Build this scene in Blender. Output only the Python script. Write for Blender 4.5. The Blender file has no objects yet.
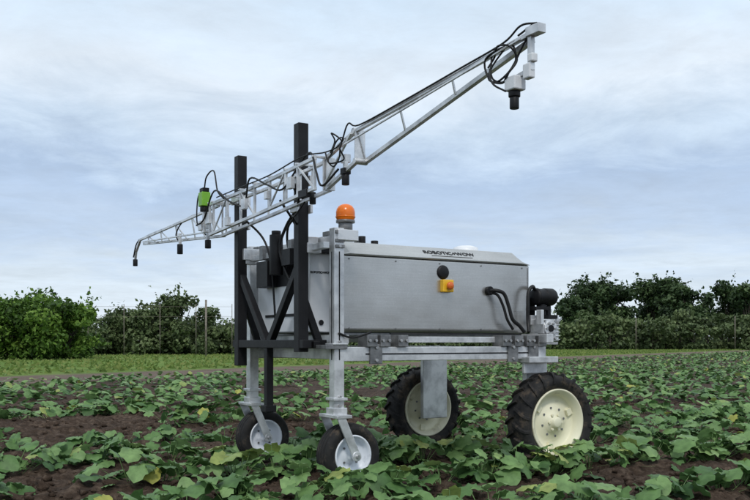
import bpy, bmesh, math, random
import numpy as np
from mathutils import Vector, Matrix, noise

random.seed(7); rng=np.random.default_rng(7)
scene=bpy.context.scene
col=scene.collection
scene.view_settings.view_transform='Standard'
scene.view_settings.look='None'
scene.view_settings.exposure=0

# ------------------------------------------------------------------ materials
def new_mat(name):
    m=bpy.data.materials.new(name); m.use_nodes=True
    nt=m.node_tree; b=nt.nodes['Principled BSDF']
    return m,nt,b
def noise_node(nt,scale,detail=4,rough=.6,coord='Object'):
    tc=nt.nodes.new('ShaderNodeTexCoord'); n=nt.nodes.new('ShaderNodeTexNoise')
    n.inputs['Scale'].default_value=scale; n.inputs['Detail'].default_value=detail
    n.inputs['Roughness'].default_value=rough
    nt.links.new(tc.outputs[coord],n.inputs['Vector']); return n
def ramp(nt,src,stops):
    r=nt.nodes.new('ShaderNodeValToRGB'); e=r.color_ramp.elements
    while len(e)<len(stops): e.new(0.5)
    for i,(p,c) in enumerate(stops):
        e[i].position=p; e[i].color=(c[0],c[1],c[2],1)
    nt.links.new(src,r.inputs['Fac']); return r
def simple(name,c1,c2,scale=6,rough=.5,metal=0,bump=0,bscale=60,spec=.5,lo=.3,hi=.7,detail=6):
    m,nt,b=new_mat(name)
    n=noise_node(nt,scale,detail); r=ramp(nt,n.outputs['Fac'],[(lo,c1),(hi,c2)])
    nt.links.new(r.outputs['Color'],b.inputs['Base Color'])
    n2=noise_node(nt,scale*4,3)
    mr=nt.nodes.new('ShaderNodeMapRange'); mr.inputs['To Min'].default_value=max(rough-.1,.05); mr.inputs['To Max'].default_value=min(rough+.12,1)
    nt.links.new(n2.outputs['Fac'],mr.inputs['Value']); nt.links.new(mr.outputs['Result'],b.inputs['Roughness'])
    b.inputs['Metallic'].default_value=metal; b.inputs['Specular IOR Level'].default_value=spec
    if bump>0:
        n3=noise_node(nt,bscale,4); bp=nt.nodes.new('ShaderNodeBump'); bp.inputs['Strength'].default_value=bump
        bp.inputs['Distance'].default_value=.01
        nt.links.new(n3.outputs['Fac'],bp.inputs['Height']); nt.links.new(bp.outputs['Normal'],b.inputs['Normal'])
    return m
M_ALU=simple('aluminium',(.46,.47,.48),(.74,.75,.76),9,.34,.6,.06,90,lo=.35,hi=.6)
M_ALUD=simple('aluminium_dull',(.12,.125,.13),(.32,.32,.32),14,.42,.65)
def body_mat():
    m,nt,b=new_mat('body_sheet')
    n=noise_node(nt,1.6,8,.55); r=ramp(nt,n.outputs['Fac'],[(.30,(.42,.42,.41)),(.5,(.52,.52,.51)),(.70,(.60,.60,.59))])
    tc=nt.nodes.new('ShaderNodeTexCoord'); mp=nt.nodes.new('ShaderNodeMapping'); mp.inputs['Scale'].default_value=(1.2,9,40)
    nt.links.new(tc.outputs['Object'],mp.inputs[0]); st=nt.nodes.new('ShaderNodeTexNoise'); st.inputs['Scale'].default_value=3; st.inputs['Detail'].default_value=7
    nt.links.new(mp.outputs[0],st.inputs['Vector'])
    r2=ramp(nt,st.outputs['Fac'],[(.35,(.95,.95,.94)),(.65,(1.04,1.04,1.04))])
    sp=noise_node(nt,80,4,.7); r3=ramp(nt,sp.outputs['Fac'],[(.4,(.96,.96,.96)),(.62,(1.03,1.03,1.03)),(.74,(1.22,1.22,1.22))])
    a=nt.nodes.new('ShaderNodeMixRGB');a.blend_type='MULTIPLY';a.inputs[0].default_value=1;nt.links.new(r.outputs[0],a.inputs[1]);nt.links.new(r2.outputs[0],a.inputs[2])
    c=nt.nodes.new('ShaderNodeMixRGB');c.blend_type='MULTIPLY';c.inputs[0].default_value=1;nt.links.new(a.outputs[0],c.inputs[1]);nt.links.new(r3.outputs[0],c.inputs[2])
    nt.links.new(c.outputs[0],b.inputs['Base Color'])
    mr=nt.nodes.new('ShaderNodeMapRange'); mr.inputs['To Min'].default_value=.22; mr.inputs['To Max'].default_value=.40
    nt.links.new(st.outputs['Fac'],mr.inputs['Value']); nt.links.new(mr.outputs['Result'],b.inputs['Roughness'])
    b.inputs['Metallic'].default_value=.8
    n3=noise_node(nt,2.0,2); bp=nt.nodes.new('ShaderNodeBump'); bp.inputs['Strength'].default_value=.25; bp.inputs['Distance'].default_value=.03
    nt.links.new(n3.outputs['Fac'],bp.inputs['Height']); nt.links.new(bp.outputs['Normal'],b.inputs['Normal'])
    return m
M_BODY=body_mat()
M_WHITE=simple('white_cover',(.62,.64,.67),(.78,.8,.82),5,.42)
M_BLACK=simple('black_paint',(.004,.004,.005),(.012,.012,.014),8,.5,0,.05,150,spec=.3)
M_CABLE=simple('cable_rubber',(.005,.005,.006),(.014,.014,.014),20,.5,spec=.35)
def tyre_mat():
    m,nt,b=new_mat('tyre_rubber')
    n=noise_node(nt,7,8,.7); r=ramp(nt,n.outputs['Fac'],[(.35,(.010,.010,.011)),(.52,(.022,.021,.02)),(.66,(.095,.072,.052))])
    nt.links.new(r.outputs['Color'],b.inputs['Base Color']); b.inputs['Roughness'].default_value=.8;b.inputs['Specular IOR Level'].default_value=.3
    n3=noise_node(nt,80,4); bp=nt.nodes.new('ShaderNodeBump'); bp.inputs['Strength'].default_value=.3; bp.inputs['Distance'].default_value=.005
    nt.links.new(n3.outputs['Fac'],bp.inputs['Height']); nt.links.new(bp.outputs['Normal'],b.inputs['Normal'])
    return m
M_TYRE=tyre_mat()
M_CREAM=simple('cream_rim',(.36,.32,.21),(.78,.75,.56),5,.45,0,.05,60,lo=.27,hi=.44)
M_RIMW=simple('white_rim',(.40,.43,.50),(.74,.78,.84),9,.4,lo=.28,hi=.44)
M_ORANGE=simple('orange_lens',(.78,.15,.01),(.9,.22,.015),10,.2)
M_YELLOW=simple('yellow_plastic',(.8,.45,.02),(.88,.52,.03),10,.4)
M_RED=simple('red_plastic',(.6,.12,.02),(.7,.15,.02),10,.35)
M_GREEN=simple('green_case',(.16,.40,.03),(.22,.48,.05),10,.4)
M_STEEL=simple('zinc_steel',(.3,.3,.3),(.6,.6,.6),25,.35,.8)

# ------------------------------------------------------------------ robot
TH=math.atan2(.522,.853)
robot=bpy.data.objects.new('agricultural_robot',None); col.objects.link(robot)
robot.location=(-.189,6.29,0); robot.rotation_euler=(0,0,TH)
class Part:
    def __init__(s,name,mat,bevel=.004,smooth=False,parent=None):
        s.name=name;s.mat=mat;s.bm=bmesh.new();s.bevel=bevel;s.smooth=smooth
    def box(s,c,d,rot=None):
        vs=[]
        for x in(-.5,.5):
            for y in(-.5,.5):
                for z in(-.5,.5):
                    v=Vector((x*d[0],y*d[1],z*d[2]))
                    if rot is not None: v=rot@v
                    vs.append(s.bm.verts.new(v+Vector(c)))
        for f in((0,1,3,2),(4,6,7,5),(0,4,5,1),(2,3,7,6),(0,2,6,4),(1,5,7,3)):
            s.bm.faces.new([vs[i] for i in f])
    def bar(s,p1,p2,w,h,up=(0,0,1)):
        p1=Vector(p1);p2=Vector(p2);d=p2-p1;L=d.length;x=d.normalized()
        u=Vector(up)
        if abs(x.dot(u))>.95:u=Vector((1,0,0))
        y=u.cross(x).normalized();z=x.cross(y)
        s.box((p1+p2)/2,(L,w,h),Matrix((x,y,z)).transposed())
    def cyl(s,p1,p2,r,r2=None,n=20,cap=True):
        if r2 is None:r2=r
        p1=Vector(p1);p2=Vector(p2);x=(p2-p1).normalized()
        u=Vector((0,0,1)) if abs(x.z)<.9 else Vector((1,0,0))
        y=u.cross(x).normalized();z=x.cross(y)
        a=[];b=[]
        for i in range(n):
            t=2*math.pi*i/n;o=y*math.cos(t)+z*math.sin(t)
            a.append(s.bm.verts.new(p1+o*r));b.append(s.bm.verts.new(p2+o*r2))
        for i in range(n):
            f=s.bm.faces.new((a[i],a[(i+1)%n],b[(i+1)%n],b[i])); f.smooth=True
        if cap: s.bm.faces.new(a[::-1]);s.bm.faces.new(b)
    def lathe(s,prof,c,n=64,axis='y'):
        rings=[];c=Vector(c)
        for(r,w)in prof:
            ring=[]
            for i in range(n):
                t=2*math.pi*i/n
                if axis=='y':p=Vector((r*math.cos(t),w,r*math.sin(t)))
                elif axis=='x':p=Vector((w,r*math.cos(t),r*math.sin(t)))
                else:p=Vector((r*math.cos(t),r*math.sin(t),w))
                ring.append(s.bm.verts.new(c+p))
            rings.append(ring)
        for k in range(len(rings)-1):
            for i in range(n):
                f=s.bm.faces.new((rings[k][i],rings[k][(i+1)%n],rings[k+1][(i+1)%n],rings[k+1][i]));f.smooth=True
    def cable(s,pts,r,n=6,sub=6):
        P=[Vector(p) for p in pts];P=[2*P[0]-P[1]]+P+[2*P[-1]-P[-2]]
        out=[]
        for i in range(1,len(P)-2):
            for k in range(sub):
                t=k/sub;a,b,c,d=P[i-1],P[i],P[i+1],P[i+2]
                out.append(.5*((2*b)+(c-a)*t+(2*a-5*b+4*c-d)*t*t+(3*b-a-3*c+d)*t**3))
        out.append(P[-2])
        rings=[];y=None
        for i,p in enumerate(out):
            x=(out[min(i+1,len(out)-1)]-out[max(i-1,0)]).normalized()
            if y is None:
                u=Vector((0,0,1)) if abs(x.z)<.9 else Vector((1,0,0)); y=u.cross(x).normalized()
            else: y=(y-x*y.dot(x)).normalized()
            z=x.cross(y)
            rings.append([s.bm.verts.new(p+(y*math.cos(2*math.pi*j/n)+z*math.sin(2*math.pi*j/n))*r) for j in range(n)])
        for k in range(len(rings)-1):
            for j in range(n):
                f=s.bm.faces.new((rings[k][j],rings[k][(j+1)%n],rings[k+1][(j+1)%n],rings[k+1][j]));f.smooth=True
    def done(s,parent=robot):
        bmesh.ops.recalc_face_normals(s.bm,faces=s.bm.faces)
        me=bpy.data.meshes.new(s.name);s.bm.to_mesh(me);s.bm.free();me.materials.append(s.mat)
        ob=bpy.data.objects.new(s.name,me);col.objects.link(ob);ob.parent=parent
        if s.bevel>0:
            b=ob.modifiers.new('bevel','BEVEL');b.width=s.bevel;b.segments=2;b.limit_method='ANGLE';b.angle_limit=math.radians(50)
        return ob

# main frame
p=Part('main_frame',M_ALU)
BZ=.915
p.box((.87,0,BZ),(1.86,.08,.10))
p.box((.87,1.44,BZ),(1.86,.08,.10))
for u in (.08,1.70):
    p.box((u,.72,BZ+.003),(.08,1.355,.09))
p.box((.93,.06,1.018),(1.45,.05,.045))
p.box((.93,1.38,1.018),(1.45,.05,.045))
p.box((1.74,.72,1.03),(.07,1.75,.07))
p.box((-.02,.72,1.02),(.07,1.42,.06))
for v in(0,1.44):
    p.box((-.09,v,1.14),(.078,.078,1.30))
    p.box((-.09,v,.985),(.12,.12,.012)); p.box((-.09,v,.52),(.11,.11,.05))
p.box((-.09,.72,1.715),(.062,1.355,.062))
p.box((-.185,.72,1.665),(.045,1.5,.045))
p.box((-.03,-.02,1.74),(.16,.085,.075))
for v in(.22,1.22): p.box((-.2,v,1.70),(.14,.05,.09))
p.done()
p=Part('clamps',M_ALUD,.003)
for u in(.16,.27,.42,1.38,1.50,1.62,1.74):
    p.box((u,.0,1.008),(.085,.135,.085))
for u in(.2,1.45,1.66):
    p.box((u,-.045,.915),(.10,.02,.14))
for v in(.02,1.42): p.box((-.12,v,.965),(.17,.15,.03))
for z in(1.66,1.70,1.76): p.box((-.09,-.047,z),(.07,.016,.022))
for v in (.45,.95): p.box((-.19,v,1.69),(.09,.06,.11))
for v in (.1,.6,1.3): p.box((-.09,v,1.76),(.07,.09,.03))
p.done()
p=Part('frame_slots',M_BLACK,0)
p.box((.92,-.0405,BZ+.0),(1.60,.004,.010))
p.box((-.09,-.0395,1.25),(.008,.004,.75)); p.box((-.1295,0,1.25),(.004,.008,.75))
p.done()
p=Part('bolts',M_STEEL,.001)
for u in(.16,.27,.42,1.38,1.50,1.62,1.74):
    for du in(-.025,.025): p.cyl((u+du,-.07,1.01),(u+du,-.084,1.01),.011,n=8)
for u in(.2,1.45,1.66):
    for dz in(-.045,.045): p.cyl((u,-.05,.915+dz),(u,-.066,.915+dz),.012,n=8)
for z in (.62,.56,1.66,1.76,1.0):
    p.cyl((-.09,-.038,z),(-.09,-.056,z),.011,n=8)
p.done()

# body
def prism(name,mat,prof,u0,u1,bev=.03,taper=0):
    bm=bmesh.new();A=[];B=[]
    for(v,z)in prof: A.append(bm.verts.new((u0+(taper if z>1.64 else 0),v,z)));B.append(bm.verts.new((u1-(taper if z>1.64 else 0),v,z)))
    n=len(prof)
    for i in range(n): bm.faces.new((A[i],A[(i+1)%n],B[(i+1)%n],B[i]))
    bm.faces.new(A[::-1]);bm.faces.new(B)
    bmesh.ops.recalc_face_normals(bm,faces=bm.faces)
    me=bpy.data.meshes.new(name);bm.to_mesh(me);bm.free();me.materials.append(mat)
    ob=bpy.data.objects.new(name,me);col.objects.link(ob);ob.parent=robot
    b=ob.modifiers.new('b','BEVEL');b.width=bev;b.segments=4;b.limit_method='ANGLE';b.angle_limit=math.radians(20)
    for f in me.polygons:f.use_smooth=True
    ob.modifiers.new('wn','WEIGHTED_NORMAL')
    return ob
prism('body_shell',M_BODY,[(.18,1.07),(.16,1.09),(.16,1.625),(1.28,1.625),(1.28,1.09),(1.26,1.07)],.02,1.80,.012)
prism('body_lid',M_BODY,[(.148,1.628),(.148,1.648),(.27,1.735),(1.17,1.735),(1.292,1.648),(1.292,1.628)],.008,1.812,.012,.10)
prism('body_tray',M_ALUD,[(.2,1.045),(.2,1.068),(1.24,1.068),(1.24,1.045)],.05,1.77,.004)
prism('front_cabinet',M_WHITE,[(.27,1.07),(.27,1.64),(1.17,1.64),(1.17,1.07)],-.16,.016,.012)
p=Part('front_cabinet_trim',M_BLACK,.003)
p.box((-.07,.262,1.665),(.17,.1,.05)); p.box((-.164,.72,1.5),(.006,.5,.16)); p.box((-.164,.72,1.2),(.006,.6,.02))
p.cyl((-.24,.66,1.50),(-.24,.66,1.80),.05,n=16); p.cyl((-.24,.66,1.80),(-.24,.66,1.83),.035)
p.box((-.2,.48,1.62),(.1,.14,.12)); p.box((-.2,.9,1.52),(.1,.2,.2))
p.cyl((-.07,.262,1.14),(-.07,.266,1.14),.02)
p.done()
p=Part('body_fittings',M_BLACK,.002)
p.lathe([(0,-.014),(.038,-.014),(.052,-.008),(.055,0)],(.93,.158,1.535),32)
p.cyl((.35,.40,1.73),(.35,.40,1.80),.028); p.cyl((.45,.38,1.73),(.45,.38,1.77),.028); p.cyl((.27,.35,1.73),(.27,.35,1.785),.016)
p.cyl((1.37,.16,1.405),(1.37,.125,1.405),.035)
p.done()
p=Part('emergency_stop_box',M_YELLOW,.006); p.box((.955,.14,1.43),(.10,.045,.095)); p.done()
p=Part('emergency_stop_button',M_RED,.004); p.cyl((.955,.118,1.43),(.955,.098,1.43),.018); p.lathe([(0,-.02),(.022,-.018),(.03,-.01),(.03,0)],(.955,.1,1.43),24); p.done()
p=Part('antenna_dome',M_WHITE,0)
p.lathe([(0,.05),(.06,.045),(.1,.03),(.105,.0)],(1.33,.40,1.735),32,'z'); p.done()
def label(txt,loc,size,mat,rot=(math.pi/2,0,0),ext=.0006):
    c=bpy.data.curves.new('lettering','FONT');c.body=txt;c.size=size;c.extrude=ext;c.align_x='CENTER';c.align_y='CENTER';c.offset=.001
    o=bpy.data.objects.new('lettering',c);col.objects.link(o);o.parent=robot;o.location=loc;o.rotation_euler=rot;c.materials.append(mat)
ang=math.atan2(.087,.122)
label('ROBOTIC+WOW',(1.02,.20,1.688),.062,M_BLACK,(ang,0,0))
p=Part('lettering_rule',M_BLACK,0);p.bar((.83,.163,1.660),(1.22,.163,1.660),.006,.002);p.done()
label('ROBOTIC+WOW',(-.07,.267,1.5),.022,M_BLACK)
p=Part('panel_seams',M_ALUD,0)
p.box((.04,.1585,1.37),(.004,.004,.47)); p.box((1.78,.1585,1.37),(.004,.004,.47))
for u in (.1,.5,.9,1.3,1.72):
    p.cyl((u,.16,1.60),(u,.155,1.60),.006,n=8); p.cyl((u,.16,1.10),(u,.155,1.10),.006,n=8)
p.done()
p=Part('beacon_base',M_ALUD,.003);p.cyl((-.02,0,1.775),(-.02,0,1.83),.05);p.cyl((-.02,0,1.83),(-.02,0,1.85),.067);p.done()
p=Part('beacon_lens',M_ORANGE,0);p.lathe([(.06,0),(.067,.015),(.067,.055),(.062,.078),(.048,.098),(.025,.11),(0,.114)],(-.02,0,1.85),32,'z')
p.lathe([(.069,.018),(.071,.022),(.069,.026)],(-.02,0,1.85),32,'z');p.done()

# power unit at rear
p=Part('engine_air_filter',M_BLACK,.006)
p.lathe([(0,0),(.055,0),(.07,.012),(.072,.03),(.066,.034),(.066,.10),(.072,.104),(.072,.19),(.062,.21),(0,.212)],(1.84,.15,1.372),28,'x')
p.cyl((1.93,.16,1.32),(1.93,.16,1.2),.04)
p.box((1.90,.16,1.275),(.16,.12,.03)); p.box((1.87,.45,1.27),(.13,.42,.2)); p.box((2.0,.17,1.25),(.04,.06,.10))
p.done()
p=Part('engine_gearbox',M_ALU,.008)
p.box((1.89,.10,1.10),(.13,.17,.17)); p.cyl((1.89,.0,1.11),(1.89,.03,1.11),.065); p.box((1.985,.12,1.10),(.07,.14,.19)); p.box((1.88,.3,1.18),(.14,.3,.08))
p.box((1.80,.03,1.2),(.03,.06,.12)); p.cyl((2.0,.06,1.22),(2.0,.06,1.14),.025)
for i in range(6): p.box((1.985,.045,1.02+i*.03),(.08,.02,.008))
p.done()
p=Part('engine_bolts',M_STEEL,.001)
for k in range(6):
    t=k*math.pi/3; p.cyl((1.89+.045*math.cos(t),.0,1.11+.045*math.sin(t)),(1.89+.045*math.cos(t),-.012,1.11+.045*math.sin(t)),.01,n=8)
for du in(-.055,.055):
    for dz in(-.07,.07): p.cyl((1.89+du,.015,1.10+dz),(1.89+du,.003,1.10+dz),.010,n=8)
p.box((1.82,.02,.99),(.18,.16,.02))
p.done()
p=Part('engine_shaft_bore',M_BLACK,0);p.cyl((1.89,.0,1.11),(1.89,-.006,1.11),.028);p.box((1.83,.02,1.04),(.03,.1,.06));p.box((1.93,.08,1.205),(.1,.12,.03));p.done()

# wheel legs (rear)
p=Part('rear_wheel_legs',M_ALU,.006)
p.box((1.735,1.42,.60),(.27,.05,.62)); p.box((1.735,.02,.63),(.22,.05,.50))
p.box((1.735,1.52,.385),(.1,.16,.1)); p.box((1.735,-.06,.385),(.1,.12,.1))
p.box((1.70,-.06,.86),(.30,.14,.05)); p.box((1.66,-.04,.80),(.2,.03,.10))
p.box((1.735,1.44,.92),(.28,.10,.04))
p.done()

def rear_wheel(v,sgn):
    c=(1.735,v,.375)
    t=Part('rear_tyre',M_TYRE,0)
    prof=[(.255,-.075),(.275,-.095),(.31,-.112),(.34,-.11),(.358,-.085),(.364,-.04),(.366,0)]
    prof=prof+[(r,-w) for r,w in prof[-2::-1]]
    t.lathe(prof,c,72)
    def P(r,th,w): return Vector(c)+Vector((r*math.cos(th),w,r*math.sin(th)))
    N=20
    for side in(-1,1):
        for k in range(N):
            th0=2*math.pi*(k+(.5 if side>0 else 0))/N
            segs=[(0.0,0,.390,.358),(.04,.05,.390,.356),(.08,.115,.384,.345),(.112,.165,.364,.325),(.118,.19,.33,.305)]
            prev=None
            for(w,dt,ro,ri)in segs:
                hw=.034
                q=[t.bm.verts.new(P(ri,th0+dt-hw,side*w*.98)),t.bm.verts.new(P(ro,th0+dt-hw*.7,side*w)),t.bm.verts.new(P(ro,th0+dt+hw*.7,side*w)),t.bm.verts.new(P(ri,th0+dt+hw,side*w*.98))]
                if prev:
                    for a in range(3): t.bm.faces.new((prev[a],prev[a+1],q[a+1],q[a]))
                else: t.bm.faces.new(q)
                prev=q
            t.bm.faces.new(prev)
    t.done()
    r=Part('rear_rim',M_CREAM,0)
    s=sgn
    prof=[(.262,s*.084),(.262,s*.096),(.25,s*.098),(.244,s*.085),(.222,s*.075),(.215,s*.03),(.205,s*.02),(.15,s*.012),(.13,s*.03),(.085,s*.034),(.08,s*.05),(.045,s*.055),(.042,s*.085),(.03,s*.092),(0,s*.092)]
    r.lathe(prof,c,56)
    r.lathe([(.262,-s*.084),(.25,-s*.09),(.22,-s*.06),(.21,s*.0),(.1,s*.0),(0,s*.0)],c,48)
    for k in range(3):
        a=k*2*math.pi/3+.4; d=Vector((math.cos(a),0,math.sin(a)))
        r.box(Vector(c)+d*.185+Vector((0,s*.028,0)),(.05,.02,.05),Matrix.Rotation(-a,3,'Y'))
    r.done()
    b=Part('rear_wheel_nuts',M_CREAM,0)
    for k in range(6):
        a=k*math.pi/3;q=Vector(c)+Vector((.062*math.cos(a),0,.062*math.sin(a)))
        b.cyl(q+Vector((0,s*.05,0)),q+Vector((0,s*.068,0)),.010,n=6)
    b.done()
    b=Part('rear_rim_holes',M_ALUD,0)
    for k in range(8):
        a=k*math.pi/4+.2;q=Vector(c)+Vector((.112*math.cos(a),0,.112*math.sin(a)))
        b.cyl(q+Vector((0,s*.03,0)),q+Vector((0,s*.037,0)),.009,n=10)
    b.done()
rear_wheel(-.158,-1);rear_wheel(1.60,-1)

def caster(v):
    c=(0,v,.212)
    t=Part('caster_tyre',M_TYRE,0)
    half=[(.135,-.062),(.15,-.08),(.178,-.09),(.198,-.086),(.213,-.070),(.219,-.052),(.210,-.049),(.210,-.043),(.222,-.040),(.2235,-.022),(.213,-.019),(.213,-.013),(.2245,-.010)]
    t.lathe(half+[(r,-w) for r,w in half[::-1]],c,64); t.done()
    r=Part('caster_rim',M_RIMW,0)
    for s in(-1,1):
        r.lathe([(.142,s*.060),(.145,s*.078),(.134,s*.082),(.126,s*.060),(.116,s*.034),(.085,s*.026),(.062,s*.030),(.052,s*.046),(.034,s*.050),(.032,s*.085),(0,s*.086)],c,48)
    r.done()
    h=Part('caster_hub_nuts',M_ALUD,0)
    for s in(-1,1):
        for k in range(4):
            a=(k+.5)*math.pi/2;q=Vector(c)+Vector((.07*math.cos(a),0,.07*math.sin(a)))
            h.cyl(q+Vector((0,s*.022,0)),q+Vector((0,s*.038,0)),.008,n=6)
    h.done()
    f=Part('caster_fork',M_ALU,.003)
    for s in(-1,1):
        w=v+s*.118
        a=Vector((-.125,w,.49));b=Vector((.008,w,.195));d=(b-a).normalized();n=Vector((0,1,0));k=d.cross(n)
        f.box((a+b)/2,((b-a).length,.014,.062),Matrix((d,n,k)).transposed())
        f.cyl((0,w-.012,.212),(0,w+.012,.212),.034)
    f.box((-.10,v,.488),(.12,.262,.022))
    f.cyl((-.09,v,.49),(-.09,v,.60),.036)
    f.box((-.09,v,.605),(.11,.12,.02))
    f.done()
    h=Part('caster_axle',M_STEEL,.001)
    h.cyl((0,v-.15,.212),(0,v+.15,.212),.013,n=8);h.done()
caster(0);caster(1.44)

# masts
p=Part('masts',M_BLACK,.004)
MU=-.27;mv=(.19,1.265)
p.box((MU,mv[0],1.73),(.078,.078,1.60)); p.box((MU,mv[1],1.65),(.078,.078,1.68))
p.box((MU,.72,.985),(.07,1.25,.06)); p.box((MU+.09,.72,.98),(.05,1.2,.05))
p.bar((MU,.23,1.52),(MU,.70,1.0),.05,.055); p.bar((MU,1.23,1.52),(MU,.76,1.0),.05,.055)
p.bar((MU+.02,.19,1.30),(MU+.14,.19,1.0),.04,.05); p.bar((MU-.0,1.265,1.45),(MU+.15,1.265,1.0),.04,.05)
p.box((MU,.73,.72),(.055,.055,.50)); 
p.box((MU,.73,.50),(.09,.09,.05))
p.box((-.18,.19,.99),(.2,.06,.05)); p.box((-.18,1.265,.99),(.2,.06,.05))
p.done()
p=Part('mast_brackets',M_ALU,.003)
for v in mv:
    p.box((MU-.05,v,2.13),(.02,.11,.06)); p.box((MU+.05,v,2.13),(.02,.13,.07)); p.box((MU-.05,v,1.93),(.02,.11,.05)); p.box((MU+.05,v,1.93),(.02,.13,.06)); p.box((-.19,v,1.66),(.11,.1,.07))
p.done()

# boom
BU=-.36
p=Part('spray_boom',M_ALU,.002)
def C(pts,w=.032,h=.032,du=0):
    for a,b in zip(pts[:-1],pts[1:]): p.bar((BU+du+a[2] if len(a)>2 else BU+du,a[0],a[1]),(BU+du+b[2] if len(b)>2 else BU+du,b[0],b[1]),w,h)
tip=(-2.34,2.415)
C([(-.72,2.285),tip],.022,.022)
C([(-.74,2.10,.06),(-2.31,2.392,.02)],.026,.026)
C([(-.74,2.19,-.09),(-2.28,2.395,-.03)],.010,.010)
def lerp(a,b,t):return a+(b-a)*t
for t in(0.0,.30,.62):
    v=lerp(-.75,-2.30,t)
    p.bar((BU,v,lerp(2.29,2.41,t)),(BU+.06*(1-t),v,lerp(2.10,2.39,t)),.011,.011)
C([(-.35,2.185),(-.72,2.285)],.024,.024); C([(-.35,1.985),(-.74,2.10)],.024,.024)
p.box((BU+.02,-.74,2.19),(.07,.014,.20)); p.box((BU+.02,-.37,2.08),(.06,.014,.21)); p.box((BU+.02,-.34,2.08),(.08,.012,.20))
p.box((BU+.03,-.55,2.15),(.04,.06,.05)); p.cyl((BU-.02,-.72,2.285),(BU+.05,-.72,2.285),.020,n=10); p.cyl((BU-.02,-.74,2.10),(BU+.07,-.74,2.10),.020,n=10)
p.bar((BU-.03,-.37,2.0),(BU-.03,-.72,2.27),.014,.014)
for du in(-.08,.03):
    C([(-.35,2.18),(.5,2.135),(1.5,2.12)],.023,.023,du)
    C([(-.35,1.985),(.5,1.93),(1.5,1.875)],.023,.023,du)
zs=lambda v:(lerp(2.18,2.12,(v+.35)/1.85),lerp(1.985,1.875,(v+.35)/1.85))
vs=[-.34,-.1,.08,.34,.6,.86,1.12,1.42,1.5]
for i,v in enumerate(vs):
    a,b=zs(v)
    p.bar((BU-.08,v,a),(BU-.08,v,b),.018,.018); p.bar((BU+.03,v,a),(BU+.03,v,b),.013,.013)
    p.bar((BU-.1,v,a+.01),(BU+.05,v,a+.01),.015,.015)
    if i<len(vs)-2 and i%2==0:
        v2=vs[i+1];a2,b2=zs(v2)
        p.bar((BU-.085,v,a if i%4 else b),(BU-.085,v2,b2 if i%4 else a2),.012,.012)
for v,z,s in((-.05,2.06,.07),(.32,2.03,.05),(.72,2.02,.07),(1.45,2.0,.08),(1.62,1.96,.07),(1.05,1.93,.06)):
    p.box((BU-.11,v,z),(.03,s,s*1.1))
C([(1.5,2.12),(3.70,2.045)],.022,.022); C([(1.5,1.875,.05),(3.60,2.0,.02)],.023,.023); C([(1.5,1.90,-.08),(3.5,2.01,-.02)],.013,.013)
for t in(.12,.3,.5,.7,.88):
    v=lerp(1.5,3.65,t); p.bar((BU,v,lerp(2.12,2.045,t)),(BU+.05*(1-t),v,lerp(1.875,2.0,t)),.012,.012)
    v2=lerp(1.5,3.65,t-.12); p.bar((BU,v,lerp(2.12,2.045,t)),(BU+.05*(1-t),v2,lerp(1.875,2.0,t-.12)),.010,.010)
p.bar((BU,3.66,2.04),(BU,3.80,1.94),.022,.022); p.bar((BU,3.80,1.94),(BU,3.83,1.86),.022,.022)
p.box((BU,-2.35,2.42),(.045,.09,.042)); p.box((BU,-2.32,2.33),(.024,.024,.17)); p.bar((BU,-2.33,2.25),(BU,-2.20,2.235),.02,.02)
for v,z in((-.60,2.09),(2.45,1.96),(1.75,1.92)): p.box((BU+.0,v,z-.03),(.025,.025,.12))
p.bar((BU-.1,1.57,1.9),(BU-.1,1.57,2.10),.025,.025)
p.done()
p=Part('boom_camera_housing',M_WHITE,.006)
p.box((BU-.01,-2.22,2.205),(.07,.075,.065)); p.box((BU,-2.305,2.245),(.035,.05,.07)); p.box((BU,-2.33,2.30),(.035,.035,.04))
p.box((BU-.03,1.72,2.02),(.05,.05,.14))
p.done()
p=Part('boom_sensors',M_BLACK,.003)
p.cyl((BU-.01,-2.215,2.173),(BU-.01,-2.215,2.145),.028); p.cyl((BU-.01,-2.215,2.145),(BU-.01,-2.215,2.09),.022)
p.cyl((BU,-.60,2.04),(BU,-.60,1.975),.024); p.box((BU,-.60,2.06),(.05,.05,.04))
p.cyl((BU+.02,-.12,2.0),(BU+.02,-.12,1.92),.022); p.box((BU-.08,-.2,1.97),(.04,.12,.05)); 
p.cyl((BU,3.83,1.86),(BU,3.83,1.79),.024); p.cyl((BU,2.45,1.89),(BU,2.45,1.80),.026); p.cyl((BU,1.75,1.86),(BU,1.75,1.79),.026)
p.box((BU-.1,1.57,2.245),(.055,.08,.035)); p.cyl((BU-.1,1.57,2.11),(BU-.1,1.57,2.07),.035)
p.done()
p=Part('green_sensor',M_GREEN,.006); p.box((BU-.1,1.57,2.17),(.075,.09,.115)); p.done()
p=Part('cables',M_CABLE,0)
def arcs(c,r1,r2,n,seed,k=8,ru=.03):
    rr=random.Random(seed);c=Vector(c);pts=[]
    for i in range(n*k+1):
        t=2*math.pi*i/k
        pts.append(c+Vector((rr.uniform(-ru,ru),(r1+rr.uniform(-.018,.018))*math.cos(t),(r2+rr.uniform(-.018,.018))*math.sin(t))))
    return pts
p.cable(arcs((BU-.03,-2.15,2.315),.085,.085,2,3),.005)
p.cable([(BU-.02,-2.23,2.40),(BU-.05,-2.05,2.36),(BU-.04,-2.09,2.24),(BU-.02,-2.19,2.27),(BU,-2.27,2.38),(BU,-2.35,2.45),(BU,-2.23,2.43)],.005)
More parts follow.
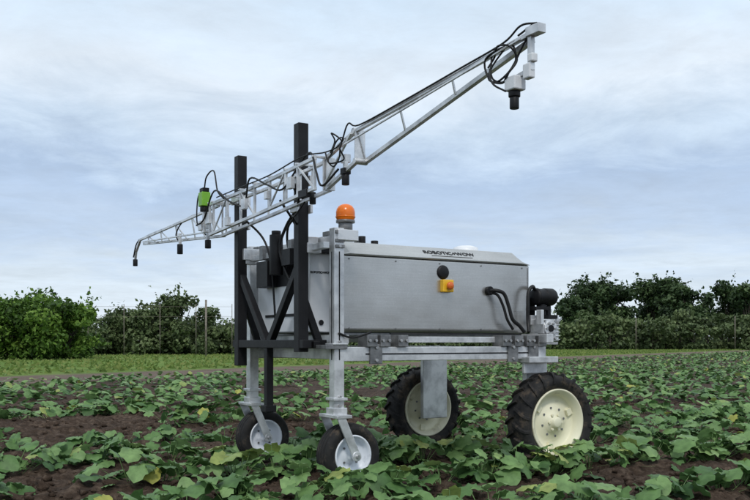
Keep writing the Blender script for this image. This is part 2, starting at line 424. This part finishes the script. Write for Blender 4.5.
p.cable([(BU,-2.36,2.45),(BU-.02,-2.27,2.46),(BU-.01,-2.13,2.42),(BU-.02,-1.8,2.383),(BU-.02,-1.3,2.34),(BU-.02,-.8,2.305),(BU-.04,-.7,2.33),(BU-.05,-.62,2.22),(BU-.06,-.45,2.20),(BU-.1,-.2,2.21),(BU-.1,.3,2.17),(BU-.1,.8,2.16),(BU-.1,1.3,2.15)],.005)
p.cable([(BU-.05,-2.20,2.17),(BU-.07,-2.13,2.22),(BU-.05,-2.09,2.3),(BU-.02,-2.18,2.40)],.005)
p.cable(arcs((BU-.05,-.56,2.19),.07,.09,2,5),.005)
p.cable([(BU-.05,-.60,2.07),(BU-.1,-.48,1.98),(BU-.1,-.4,2.08),(BU-.09,-.3,2.22),(BU-.08,-.1,2.16),(BU-.1,.1,2.04),(BU-.12,.3,2.1),(BU-.12,.6,2.19),(BU-.1,.75,2.02),(BU-.12,1.0,2.08),(BU-.12,1.3,2.2),(BU-.13,1.5,2.0),(BU-.12,1.7,1.97)],.007)
p.cable([(BU-.1,1.57,2.26),(BU-.1,1.52,2.35),(BU-.1,1.36,2.37),(BU-.1,1.28,2.2),(BU-.1,1.15,2.12)],.006)
p.cable([(BU-.1,1.60,2.26),(BU-.1,1.72,2.20),(BU-.1,1.74,2.0),(BU-.05,1.75,1.95),(BU-.02,1.75,1.9)],.006)
p.cable([(BU,1.75,2.1),(BU,2.1,2.11),(BU,2.4,2.08),(BU-.02,2.5,1.98),(BU,2.45,1.9)],.007)
p.cable([(BU,2.4,2.09),(BU,2.9,2.08),(BU,3.5,2.06),(BU-.01,3.74,2.02),(BU-.02,3.83,1.88)],.007)
p.cable([(BU-.02,.1,2.1),(-.24,.3,1.98),(-.22,.52,1.86),(-.24,.60,1.7),(-.22,.52,1.5),(-.18,.42,1.35)],.012)
p.cable([(BU-.02,.0,2.0),(-.28,.25,1.9),(-.25,.44,1.83),(-.22,.5,1.70),(-.2,.42,1.6)],.009)
p.cable([(BU-.02,.3,2.0),(-.24,.36,1.86),(-.2,.35,1.74),(-.16,.33,1.66)],.009)
p.cable([(BU-.02,.95,1.95),(-.24,.9,1.8),(-.22,.8,1.6),(-.2,.78,1.3),(-.18,.8,1.1)],.009)
p.cable([(BU-.04,-.12,1.93),(BU-.06,-.02,1.85),(BU-.02,.1,1.86),(MU,.22,1.80)],.006)
p.cable([(1.37,.13,1.405),(1.40,.09,1.405),(1.46,.07,1.38),(1.50,.06,1.28),(1.53,.05,1.18),(1.60,.05,1.13),(1.66,.06,1.08)],.015,8)
p.cable([(1.37,.13,1.39),(1.42,.10,1.37),(1.47,.09,1.28),(1.50,.08,1.18),(1.56,.08,1.10)],.011,8)
p.cable([(1.84,.14,1.43),(1.78,.10,1.45),(1.73,.09,1.40),(1.715,.08,1.28),(1.715,.08,1.18),(1.70,.05,1.08)],.015,8)
p.cable([(.36,.02,1.06),(.5,.03,1.06),(.8,.08,1.058),(1.2,.07,1.06),(1.6,.03,1.058)],.007)
p.cable([(-.1,-.05,1.06),(.0,-.05,1.03),(.1,-.05,1.05),(.16,-.05,1.07)],.008)
p.done()

# ------------------------------------------------------------------ array mesh helper
def mk_obj(name,V,polys,mat,tint=None,smooth=False):
    me=bpy.data.meshes.new(name)
    V=np.asarray(V,dtype=np.float32); me.vertices.add(len(V)); me.vertices.foreach_set('co',V.ravel())
    tot=np.concatenate([np.full(len(f),f.shape[1],dtype=np.int32) for f in polys])
    idx=np.concatenate([f.ravel() for f in polys]).astype(np.int32)
    me.loops.add(len(idx)); me.loops.foreach_set('vertex_index',idx)
    me.polygons.add(len(tot)); st=np.concatenate([[0],np.cumsum(tot)[:-1]]).astype(np.int32)
    me.polygons.foreach_set('loop_start',st)
    try: me.polygons.foreach_set('loop_total',tot)
    except Exception: pass
    if smooth: me.polygons.foreach_set('use_smooth',np.ones(len(tot),dtype=bool))
    me.update(calc_edges=True)
    if tint is not None:
        a=me.attributes.new('tint','FLOAT','POINT'); a.data.foreach_set('value',np.asarray(tint,dtype=np.float32))
    for m in (mat if isinstance(mat,list) else [mat]): me.materials.append(m)
    ob=bpy.data.objects.new(name,me); col.objects.link(ob); return ob
def leaf_mat(name,stops,rough=.55,trans=.25,detail=None):
    m,nt,b=new_mat(name)
    at=nt.nodes.new('ShaderNodeAttribute'); at.attribute_name='tint'
    r=ramp(nt,at.outputs['Fac'],stops)
    colr=r.outputs['Color']
    if detail:
        n=noise_node(nt,detail,3); mx=nt.nodes.new('ShaderNodeMixRGB'); mx.blend_type='MULTIPLY'; mx.inputs[0].default_value=1
        r2=ramp(nt,n.outputs['Fac'],[(.3,(.68,.68,.68)),(.7,(1.25,1.2,1.2))]); nt.links.new(colr,mx.inputs[1]); nt.links.new(r2.outputs['Color'],mx.inputs[2]); colr=mx.outputs[0]
    nt.links.new(colr,b.inputs['Base Color']); b.inputs['Roughness'].default_value=rough; b.inputs['Specular IOR Level'].default_value=.3
    tr=nt.nodes.new('ShaderNodeBsdfTranslucent'); nt.links.new(colr,tr.inputs['Color'])
    ms=nt.nodes.new('ShaderNodeMixShader'); ms.inputs[0].default_value=trans
    nt.links.new(b.outputs[0],ms.inputs[1]); nt.links.new(tr.outputs[0],ms.inputs[2]); nt.links.new(ms.outputs[0],nt.nodes['Material Output'].inputs['Surface'])
    return m
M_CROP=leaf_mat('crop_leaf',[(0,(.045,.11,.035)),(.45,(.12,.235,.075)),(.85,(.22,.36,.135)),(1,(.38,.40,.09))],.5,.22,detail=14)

# ------------------------------------------------------------------ ground
UD=np.array([.853,.522]);VD=np.array([-.522,.853]);O=np.array([-.189,6.29])
SP=1.14;V0=-.42
def edge_d(X,Y): return (X+8.7)*(-.832)+(Y-21)*.555
def axis_lines(lo,hi,step,far):
    a=list(np.arange(lo,hi,step)); s=step;x=lo;left=[]
    while x>-far: s*=1.18;x-=s;left.append(x)
    s=step;x=hi;right=[]
    while x<far: right.append(x);s*=1.18;x+=s
    right.append(far)
    return np.array(left[::-1]+a+right)
gx=axis_lines(-5,7,.04,2500);gy=axis_lines(2.6,13,.04,2500)
GX,GY=np.meshgrid(gx,gy)
def vnoise(X,Y,s,seed):
    r=np.random.default_rng(seed).random((256,256))
    x=X*s;y=Y*s;xi=np.floor(x).astype(int);yi=np.floor(y).astype(int);fx=x-xi;fy=y-yi
    fx=fx*fx*(3-2*fx);fy=fy*fy*(3-2*fy);g=lambda a,b:r[a%256,b%256]
    return (g(xi,yi)*(1-fx)+g(xi+1,yi)*fx)*(1-fy)+(g(xi,yi+1)*(1-fx)+g(xi+1,yi+1)*fx)*fy
def height(X,Y):
    dist=np.sqrt((X-0)**2+(Y-5)**2); fade=np.clip(1-(dist-9)/25,0,1)
    v=(X-O[0])*VD[0]+(Y-O[1])*VD[1]
    ridge=.022*np.cos((v-V0)/SP*2*np.pi)
    n=(vnoise(X,Y,1.3,1)-.5)*.05+(vnoise(X,Y,4,2)-.5)*.055+(vnoise(X,Y,9,3)-.5)*.045+(vnoise(X,Y,19,4)**2-.3)*.04
    return (ridge+n)*fade-.012
GZ=height(GX,GY)
V=np.stack([GX,GY,GZ],-1).reshape(-1,3)
ny,nx=GX.shape
i=np.arange((ny-1)*(nx-1));r_=i//(nx-1);c_=i%(nx-1);a_=r_*nx+c_
F=np.stack([a_,a_+1,a_+nx+1,a_+nx],-1)
def ground_mat():
    m,nt,b=new_mat('field_soil_and_grass'); L=nt.links
    geo=nt.nodes.new('ShaderNodeNewGeometry')
    def nz(s,d,rg=.6):
        n=nt.nodes.new('ShaderNodeTexNoise');n.inputs['Scale'].default_value=s;n.inputs['Detail'].default_value=d;n.inputs['Roughness'].default_value=rg;L.new(geo.outputs['Position'],n.inputs['Vector']);return n
    n1=nz(1.1,8,.65);n2=nz(14,8,.7);n3=nz(.25,6)
    soil=ramp(nt,n2.outputs['Fac'],[(.28,(.024,.017,.012)),(.5,(.068,.048,.036)),(.72,(.17,.13,.10))])
    big=ramp(nt,n1.outputs['Fac'],[(.3,(.6,.58,.56)),(.7,(1.25,1.2,1.15))])
    mx=nt.nodes.new('ShaderNodeMixRGB');mx.blend_type='MULTIPLY';mx.inputs[0].default_value=1;L.new(soil.outputs[0],mx.inputs[1]);L.new(big.outputs[0],mx.inputs[2])
    dirt=ramp(nt,n1.outputs['Fac'],[(.3,(.11,.08,.062)),(.7,(.20,.155,.125))])
    grass=ramp(nt,n3.outputs['Fac'],[(.3,(.08,.14,.03)),(.5,(.13,.21,.045)),(.7,(.20,.25,.07))])
    sp=nt.nodes.new('ShaderNodeVectorMath');sp.operation='DOT_PRODUCT';L.new(geo.outputs['Position'],sp.inputs[0]);sp.inputs[1].default_value=(-.832,.555,0)
    off=nt.nodes.new('ShaderNodeMath');off.operation='ADD';L.new(sp.outputs['Value'],off.inputs[0]);off.inputs[1].default_value=-(8.7*.832)-21*.555
    w=nt.nodes.new('ShaderNodeMath');w.operation='MULTIPLY_ADD';L.new(n1.outputs['Fac'],w.inputs[0]);w.inputs[1].default_value=2.0;L.new(off.outputs[0],w.inputs[2])
    def step(lo,hi):
        q=nt.nodes.new('ShaderNodeMapRange');q.inputs['From Min'].default_value=lo;q.inputs['From Max'].default_value=hi;L.new(w.outputs[0],q.inputs['Value']);return q
    s1=step(.2,1.5);s2=step(5.0,6.6)
    a=nt.nodes.new('ShaderNodeMixRGB');L.new(s1.outputs[0],a.inputs[0]);L.new(mx.outputs[0],a.inputs[1]);L.new(dirt.outputs[0],a.inputs[2])
    c=nt.nodes.new('ShaderNodeMixRGB');L.new(s2.outputs[0],c.inputs[0]);L.new(a.outputs[0],c.inputs[1]);L.new(grass.outputs[0],c.inputs[2])
    L.new(c.outputs[0],b.inputs['Base Color']);b.inputs['Roughness'].default_value=.95;b.inputs['Specular IOR Level'].default_value=.15
    bp=nt.nodes.new('ShaderNodeBump');bp.inputs['Strength'].default_value=.9;bp.inputs['Distance'].default_value=.03
    n4=nz(38,6,.7);L.new(n4.outputs['Fac'],bp.inputs['Height']);L.new(bp.outputs[0],b.inputs['Normal'])
    return m
M_SOIL=ground_mat()
mk_obj('ground',V,[F],M_SOIL,smooth=True)
def ico():
    bm=bmesh.new();bmesh.ops.create_icosphere(bm,subdivisions=1,radius=1)
    v=np.array([x.co[:] for x in bm.verts]);f=np.array([[q.index for q in k.verts] for k in bm.faces]);bm.free();return v,f
iv,if_=ico();N=14000
cy=3.6+rng.random(N)**1.6*13;cx=(rng.random(N)-.5)*2*(cy*.5+1.5)
sz=.006+.038*rng.random(N)**3.6
VV=iv[None]*sz[:,None,None]*(1+.35*rng.normal(size=(N,len(iv),1)))*np.array([1,1,.7]);VV[:,:,0]+=cx[:,None];VV[:,:,1]+=cy[:,None];VV[:,:,2]+=(height(cx,cy)+sz*.2)[:,None]
FF=if_[None]+(np.arange(N)*len(iv))[:,None,None]
mk_obj('soil_clods',VV.reshape(-1,3),[FF.reshape(-1,3)],M_SOIL)

# ------------------------------------------------------------------ crop
def leaf_tmpl(kind):
    if kind==0:
        rs=[(.30,168),(.62,140),(.74,118),(.70,95),(.86,72),(.80,52),(.92,30),(1.08,8),(1.08,-8),(.92,-30),(.80,-52),(.86,-72),(.70,-95),(.74,-118),(.62,-140),(.30,-168)]
        V=[(0,0,0.0)]
        for k,(r,d) in enumerate(rs):
            t=math.radians(d); V.append((r*math.cos(t)+.12,r*math.sin(t),-.16*r*r+(.09 if k%2 else -.05)))
        V=np.array(V);n=len(rs)
        mid=V[1:]*.55; mid[:,2]=V[1:,2]*.25+.05
        V=np.vstack([V,mid])
        tri=[];quad=[]
        for k in range(n-1):
            tri.append((0,n+1+k,n+2+k)); quad.append((n+1+k,1+k,2+k,n+2+k))
        return V,np.array(tri),np.array(quad)
    if kind==1:
        V=[(-.1,0,0),(.1,.7,-.08),(.6,.75,.0),(1.05,0,-.15),(.6,-.75,.0),(.1,-.7,-.08),(.35,0,.1)]
        return np.array(V,float),np.array([(0,6,1),(1,6,2),(2,6,3),(3,6,4),(4,6,5),(5,6,0)]),None
    V=[(0,0,0),(.5,.8,-.05),(1,0,-.1),(.5,-.8,.05)]
    return np.array(V,float),None,np.array([(0,1,2,3)])
TM=[leaf_tmpl(k) for k in range(3)]
def place_leaves(base,yaw,tilt,roll,size,tmpl):
    T,tri,quad=tmpl;n=len(base)
    f=np.stack([np.cos(yaw)*np.cos(tilt),np.sin(yaw)*np.cos(tilt),-np.sin(tilt)],-1)
    s=np.stack([-np.sin(yaw),np.cos(yaw),0*yaw],-1);u=np.cross(f,s)
    s2=s*np.cos(roll)[:,None]+u*np.sin(roll)[:,None];u2=np.cross(f,s2)
    P=base[:,None,:]+size[:,None,None]*(T[None,:,0:1]*f[:,None]+T[None,:,1:2]*s2[:,None]+T[None,:,2:3]*u2[:,None])
    m=len(T);o=(np.arange(n)*m)[:,None,None];fs=[]
    if tri is not None: fs.append((tri[None]+o).reshape(-1,3))
    if quad is not None: fs.append((quad[None]+o).reshape(-1,4))
    return P.reshape(-1,3),fs,m
lev=[[],[],[]]; stems=[]
rows=[-1.56-1.14,-1.56,-.42,.72,1.86,3.35]
while rows[-1]<112: rows.append(rows[-1]+(1.75 if rows[-1]<7 else (2.3 if rows[-1]<22 else 2.8)))
nplants=0
for k,v in enumerate(rows):
    us=np.arange(-60,140,.36)
    us=us+rng.normal(0,.07,len(us)); vv=v+rng.normal(0,.035,len(us))
    X=O[0]+us*UD[0]+vv*VD[0];Y=O[1]+us*UD[1]+vv*VD[1]
    ok=(Y>3.2)&(np.abs(X)<Y*.46+2.2)&(edge_d(X,Y)<-.3)&(Y<125)
    gap=vnoise(us,vv*3+k*7,.7,11)
    ok&=(rng.random(len(us))>.05)&(gap>.12)
    X=X[ok];Y=Y[ok];vig=.78+.4*gap[ok]
    for x,y,g in zip(X,Y,vig):
        L=0 if y<13 else(1 if y<34 else 2)
        n=int((20,17,9)[L]*g*rng.uniform(.65,1.2))
        if L==2 and y>60: n=6
        al=rng.normal(0,.18,n)*1.1;ac=rng.normal(0,.115,n)
        bx=x+al*UD[0]+ac*VD[0];by=y+al*UD[1]+ac*VD[1]
        rr=np.sqrt((al*.7)**2+ac**2)
        hz=np.clip(.165*g-rr*.40+rng.normal(0,.03,n),.02,.23)
        yaw=np.arctan2(by-y,bx-x)+rng.normal(0,.8,n)
        tilt=rng.normal(.28,.35,n);roll=rng.normal(0,.35,n)
        size=rng.uniform(.048,.112,n)*(.8+.3*g)*(1,1.08,1.35)[L]
        if L==2 and y>60: size*=1.2
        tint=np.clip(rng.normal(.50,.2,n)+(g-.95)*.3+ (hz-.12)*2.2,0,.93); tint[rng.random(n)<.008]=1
        lev[L].append(np.stack([bx,by,hz+height(bx,by),yaw,tilt,roll,size,tint],-1))
        if L==0:
            for q in range(n): stems.append((x+(bx[q]-x)*.35,y+(by[q]-y)*.35,bx[q],by[q],hz[q]))
        nplants+=1
names=['crop_plants','crop_plants_midfield','crop_plants_far_rows']
for L in range(3):
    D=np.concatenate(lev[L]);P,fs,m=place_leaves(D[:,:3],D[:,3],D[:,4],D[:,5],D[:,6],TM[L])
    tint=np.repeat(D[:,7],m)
    if L==0:
        S=np.array(stems);h=height(S[:,0],S[:,1]);h2=height(S[:,2],S[:,3]);A=np.stack([S[:,0],S[:,1],h],-1);B=np.stack([S[:,2],S[:,3],S[:,4]+h2],-1)
        w=.0035;o=[np.array([w,0,0]),np.array([-w*.5,w*.87,0]),np.array([-w*.5,-w*.87,0])]
        SV=np.stack([A+o[0],A+o[1],A+o[2],B+o[0],B+o[1],B+o[2]],1).reshape(-1,3)
        b0=len(P)+np.arange(len(S))*6
        SF=np.stack([np.stack([b0+a,b0+(a+1)%3,b0+3+(a+1)%3,b0+3+a],-1) for a in range(3)],1).reshape(-1,4)
        P=np.vstack([P,SV]);fs.append(SF);tint=np.concatenate([tint,np.full(len(SV),.8)])
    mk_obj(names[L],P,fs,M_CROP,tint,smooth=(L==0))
print('plants',nplants,[len(x) for x in lev])

# ------------------------------------------------------------------ trees
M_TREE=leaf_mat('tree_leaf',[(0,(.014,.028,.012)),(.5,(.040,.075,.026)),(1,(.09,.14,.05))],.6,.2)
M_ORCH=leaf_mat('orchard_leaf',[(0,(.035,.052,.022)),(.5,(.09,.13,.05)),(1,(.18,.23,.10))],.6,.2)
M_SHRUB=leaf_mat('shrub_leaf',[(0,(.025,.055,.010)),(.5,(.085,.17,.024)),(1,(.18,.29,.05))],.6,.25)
M_BARK=simple('bark',(.035,.027,.02),(.09,.075,.06),4,.9)
def crown(blobs,n,size,rg,fill=.35):
    B=np.array(blobs);wt=B[:,3]*B[:,5];wt=wt/wt.sum();k=rg.choice(len(B),n,p=wt)
    d=rg.normal(size=(n,3));d/=np.linalg.norm(d,axis=1)[:,None]
    r=np.where(rg.random(n)<fill,rg.random(n)**.5,1-np.abs(rg.normal(0,.10,n))); r*=1+.30*(vnoise(d[:,0]*3+k*5+20,d[:,2]*3+d[:,1]*3+20,1.8,21)-.45)*2
    P=B[k,:3]+d*B[k,3:6]*r[:,None]
    ns=int(n*.09);ng=max(ns//9,1);src=rg.integers(0,n,ng);sd=d[src]*.6+np.array([0,0,.7])+rg.normal(size=(ng,3))*.35
    gi=rg.integers(0,ng,ns);tt=rg.random(ns)
    P[:ns]=B[k[src[gi]],:3]+d[src[gi]]*B[k[src[gi]],3:6]*.95+sd[gi]*(tt*size*4.5)[:,None]+rg.normal(size=(ns,3))*size*.5
    nn=d*.6+rg.normal(size=(n,3))*.6+np.array([0,0,.35]);nn/=np.linalg.norm(nn,axis=1)[:,None]
    t=rg.normal(size=(n,3));t-=nn*(t*nn).sum(1)[:,None];t/=np.linalg.norm(t,axis=1)[:,None];b=np.cross(nn,t)
    s=size*rg.uniform(.5,1.3,n)[:,None]
    Vv=np.stack([P-t*s,P+b*s*.6+nn*s*.1,P+t*s,P-b*s*.6+nn*s*.1],1)
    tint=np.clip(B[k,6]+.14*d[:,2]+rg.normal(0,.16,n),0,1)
    return Vv.reshape(-1,3),np.repeat(tint,4),n
def limb(a,b,r1,r2,n=6):
    a=np.array(a,float);b=np.array(b,float);x=b-a;x/=np.linalg.norm(x);u=np.array([0,0,1.]) if abs(x[2])<.9 else np.array([1.,0,0])
    y=np.cross(u,x);y/=np.linalg.norm(y);z=np.cross(x,y);t=np.arange(n)*2*np.pi/n
    o=np.cos(t)[:,None]*y+np.sin(t)[:,None]*z
    V=np.vstack([a+o*r1,b+o*r2]);F=np.array([(i,(i+1)%n,n+(i+1)%n,n+i) for i in range(n)]);return V,F
def make_mass(name,trees,mat,leaf,seed):
    rg=np.random.default_rng(seed);VS=[];FS=[];TI=[];MI=[];off=0
    for(x,y,h,w,nl,form)in trees:
        blobs=[];nb=rg.integers(14,22) if form!='small' else rg.integers(7,11)
        for j in range(nb):
            zz=rg.uniform(.12 if form!='tree' else .34,.88)*h
            if j==0: zz=.82*h
            if form!='tree' and j in(1,2): zz=.10*h
            spread=w*.5*math.sqrt(max(.15,1-((zz/h-.48)/.55)**2))
            a=rg.uniform(0,6.28);q=spread*rg.uniform(.2,.95) if j else 0
            r=w*rg.uniform(.10,.21)
            blobs.append((x+q*math.cos(a),y+q*math.sin(a),zz,r*1.15,r*1.15,min(r*rg.uniform(.6,1.0),h-zz+.02*h),rg.uniform(.15,.8)))
        segs=[limb((x,y,-.1),(x+rg.normal(0,.1),y,h*.45),h*.022,h*.014)]
        for bb in blobs: segs.append(limb((x,y,h*.22),(bb[0],bb[1],bb[2]),h*.009,h*.003,4))
        for v_,f_ in segs: VS.append(v_);FS.append(f_+off);TI.append(np.full(len(v_),.3));MI.append(np.ones(len(f_),int));off+=len(v_)
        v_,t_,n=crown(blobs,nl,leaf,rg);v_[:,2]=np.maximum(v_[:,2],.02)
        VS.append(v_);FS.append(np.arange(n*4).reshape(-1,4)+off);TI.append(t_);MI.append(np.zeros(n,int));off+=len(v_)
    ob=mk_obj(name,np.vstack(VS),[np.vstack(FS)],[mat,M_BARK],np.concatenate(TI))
    ob.data.polygons.foreach_set('material_index',np.concatenate(MI).astype(np.int32));return ob
def PX(px,Y): return (px-375)/900*Y
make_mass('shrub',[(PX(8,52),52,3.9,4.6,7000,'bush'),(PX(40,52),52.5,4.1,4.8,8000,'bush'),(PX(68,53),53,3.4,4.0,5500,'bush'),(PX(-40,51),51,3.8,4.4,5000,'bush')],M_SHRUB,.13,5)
rg=np.random.default_rng(12);T=[]
for px in range(-60,345,15):
    Y=68+ (px)*.03+rg.uniform(-2,2); T.append((PX(px+rg.uniform(-5,5),Y),Y,rg.uniform(2.3,3.7),rg.uniform(2.4,3.8),1500,'bush'))
for px,h in((180,5.2),(174,4.6),(210,3.9),(158,4.2),(262,4.2),(120,3.9)): T.append((PX(px,72),72,h,3.2,1900,'bush'))
make_mass('orchard_trees',T,M_ORCH,.17,13)
T=[]
for px in list(range(330,860,14)):
    Y=118+rg.uniform(-3,3); T.append((PX(px,Y),Y,rg.uniform(3.4,5.4),rg.uniform(4,6.2),1100,'small'))
for px in list(range(-100,900,26)):
    Y=150+rg.uniform(-3,3); T.append((PX(px,Y),Y,rg.uniform(4.2,6.0) ,rg.uniform(7,9),900,'small'))
make_mass('hedgerow',T,M_ORCH,.28,14)
T=[]
for k in range(64):
    T.append((-190+k*6.2,245+rg.uniform(-4,4),rg.uniform(4.5,7),rg.uniform(9,12),420,'small'))
make_mass('distant_treeline',T,M_TREE,.6,15)
for px,h,w in((596,11.2,8.5),(616,10.2,7.5),(577,8.6,6.0),(655,11.0,8),(672,11.4,8.0),(692,9.6,6.0),(729,10.4,7.5),(748,9.6,6.5),(790,11,9)):
    Y=134+rg.uniform(-4,4); make_mass('tree',[(PX(px,Y),Y,h,w,5600,'tree')],M_TREE,.29,int(px))
N=26000
t=rng.uniform(-15,150,N);d=5.2+rng.random(N)**1.2*32
X=-8.7+t*.555-d*.832;Y=21+t*.832+d*.555
ok=(Y>12)&(np.abs(X)<Y*.46+4);X=X[ok];Y=Y[ok];n=len(X)
h=rng.uniform(.04,.15,n);w=rng.uniform(.04,.1,n)*1.5;a=rng.uniform(0,3.14,n)
Vg=np.stack([np.stack([X-np.cos(a)*w,Y-np.sin(a)*w,0*X],-1),np.stack([X+np.cos(a)*w,Y+np.sin(a)*w,0*X],-1),np.stack([X+rng.normal(0,.05,n),Y,h],-1)],1).reshape(-1,3)
M_GRASS=leaf_mat('grass_blade',[(0,(.08,.13,.025)),(.5,(.15,.22,.05)),(1,(.25,.28,.09))],.7,.2)
mk_obj('grass',Vg,[np.arange(n*3).reshape(-1,3)],M_GRASS,np.repeat(rng.random(n),3))
M_WOOD=simple('weathered_wood',(.12,.1,.08),(.25,.22,.19),6,.9)
p=Part('trellis_fence',M_WOOD,0)
for px in range(-20,240,36):
    Y=64.; p.cyl((PX(px,Y),Y,-.1),(PX(px,Y),Y,3.7),.025,n=6)
p.bar((PX(-20,64),64,3.55),(PX(232,64),64,3.5),.015,.015);p.bar((PX(-20,64),64,2.8),(PX(232,64),64,2.8),.012,.012)
p.cyl((PX(206,62),62,-.1),(PX(206,62),62,3.9),.07,n=8)
p.cyl((PX(636,112),112,-.1),(PX(636,112),112,4.0),.05,n=6); p.cyl((PX(735,112),112,-.1),(PX(735,112),112,4.2),.05,n=6)
p.done(None)

# ------------------------------------------------------------------ world
W=bpy.data.worlds.new('World');scene.world=W;W.use_nodes=True;nt=W.node_tree;L=nt.links
SUN_EL=math.radians(48);SUN_AZ=math.radians(176)
bg=nt.nodes['Background'];out=nt.nodes['World Output']
sky=nt.nodes.new('ShaderNodeTexSky');sky.sky_type='NISHITA';sky.sun_disc=False;sky.sun_elevation=SUN_EL;sky.sun_rotation=SUN_AZ
L.new(sky.outputs[0],bg.inputs[0]);bg.inputs[1].default_value=.14
tc=nt.nodes.new('ShaderNodeTexCoord');sep=nt.nodes.new('ShaderNodeSeparateXYZ');L.new(tc.outputs['Generated'],sep.inputs[0])
def M(op,a,b=None,c=None):
    n=nt.nodes.new('ShaderNodeMath');n.operation=op
    for i,x in enumerate((a,b,c)):
        if x is None:continue
        if isinstance(x,(int,float)):n.inputs[i].default_value=x
        else:L.new(x,n.inputs[i])
    return n.outputs[0]
z=M('MAXIMUM',sep.outputs['Z'],0.0);zz=M('ADD',z,.10)
cx=M('DIVIDE',sep.outputs['X'],zz);cyy=M('DIVIDE',sep.outputs['Y'],zz)
cmb=nt.nodes.new('ShaderNodeCombineXYZ');L.new(cx,cmb.inputs[0]);L.new(cyy,cmb.inputs[1])
def wn(s,d,rg,dist=0):
    n=nt.nodes.new('ShaderNodeTexNoise');n.inputs['Scale'].default_value=s;n.inputs['Detail'].default_value=d;n.inputs['Roughness'].default_value=rg;n.inputs['Distortion'].default_value=dist;L.new(cmb.outputs[0],n.inputs['Vector']);return n.outputs['Fac']
nA=wn(.55,8,.6,.6);nB=wn(1.7,9,.65,.5);nC=wn(5,8,.7,.3)
zp=M('ADD',z,M('MULTIPLY',M('SUBTRACT',nA,.5),.18))
zp=M('ADD',zp,M('MULTIPLY',M('SUBTRACT',nB,.5),.12))
r=ramp(nt,M('MULTIPLY',zp,2.0),[(0,(.72,.81,.92)),(.14,(.69,.79,.91)),(.24,(.52,.63,.80)),(.34,(.46,.58,.77)),(.44,(.62,.74,.88)),(.56,(.80,.88,.96)),(.74,(.68,.82,.96)),(1,(.80,.89,.97))])
br=M('MULTIPLY_ADD',M('SUBTRACT',nB,.5),.6,1.05)
br=M('ADD',br,M('MULTIPLY',M('SUBTRACT',nC,.5),.24))
hs=nt.nodes.new('ShaderNodeVectorMath');hs.operation='SCALE';L.new(r.outputs[0],hs.inputs[0]);L.new(br,hs.inputs['Scale'])
bg2=nt.nodes.new('ShaderNodeBackground');L.new(hs.outputs[0],bg2.inputs[0]);bg2.inputs[1].default_value=1.0
ms=nt.nodes.new('ShaderNodeMixShader');ms.inputs[0].default_value=.88
L.new(bg.outputs[0],ms.inputs[1]);L.new(bg2.outputs[0],ms.inputs[2]);L.new(ms.outputs[0],out.inputs[0])
sl=bpy.data.lights.new('sun','SUN');sl.energy=1.5;sl.angle=math.radians(10);sl.color=(1,.96,.9)
so=bpy.data.objects.new('sun',sl);col.objects.link(so)
d=Vector((math.sin(SUN_AZ)*math.cos(SUN_EL),math.cos(SUN_AZ)*math.cos(SUN_EL),math.sin(SUN_EL)))
so.rotation_euler=d.to_track_quat('Z','Y').to_euler();so.location=(0,0,20)

# ------------------------------------------------------------------ camera
cd=bpy.data.cameras.new('camera');cam=bpy.data.objects.new('camera',cd);col.objects.link(cam)
cam.location=(0,0,1.0);cam.rotation_euler=(math.pi/2,0,0)
cd.sensor_width=36;cd.lens=43.2;cd.shift_y=92/750;cd.clip_end=6000;cd.clip_start=.05
scene.camera=cam
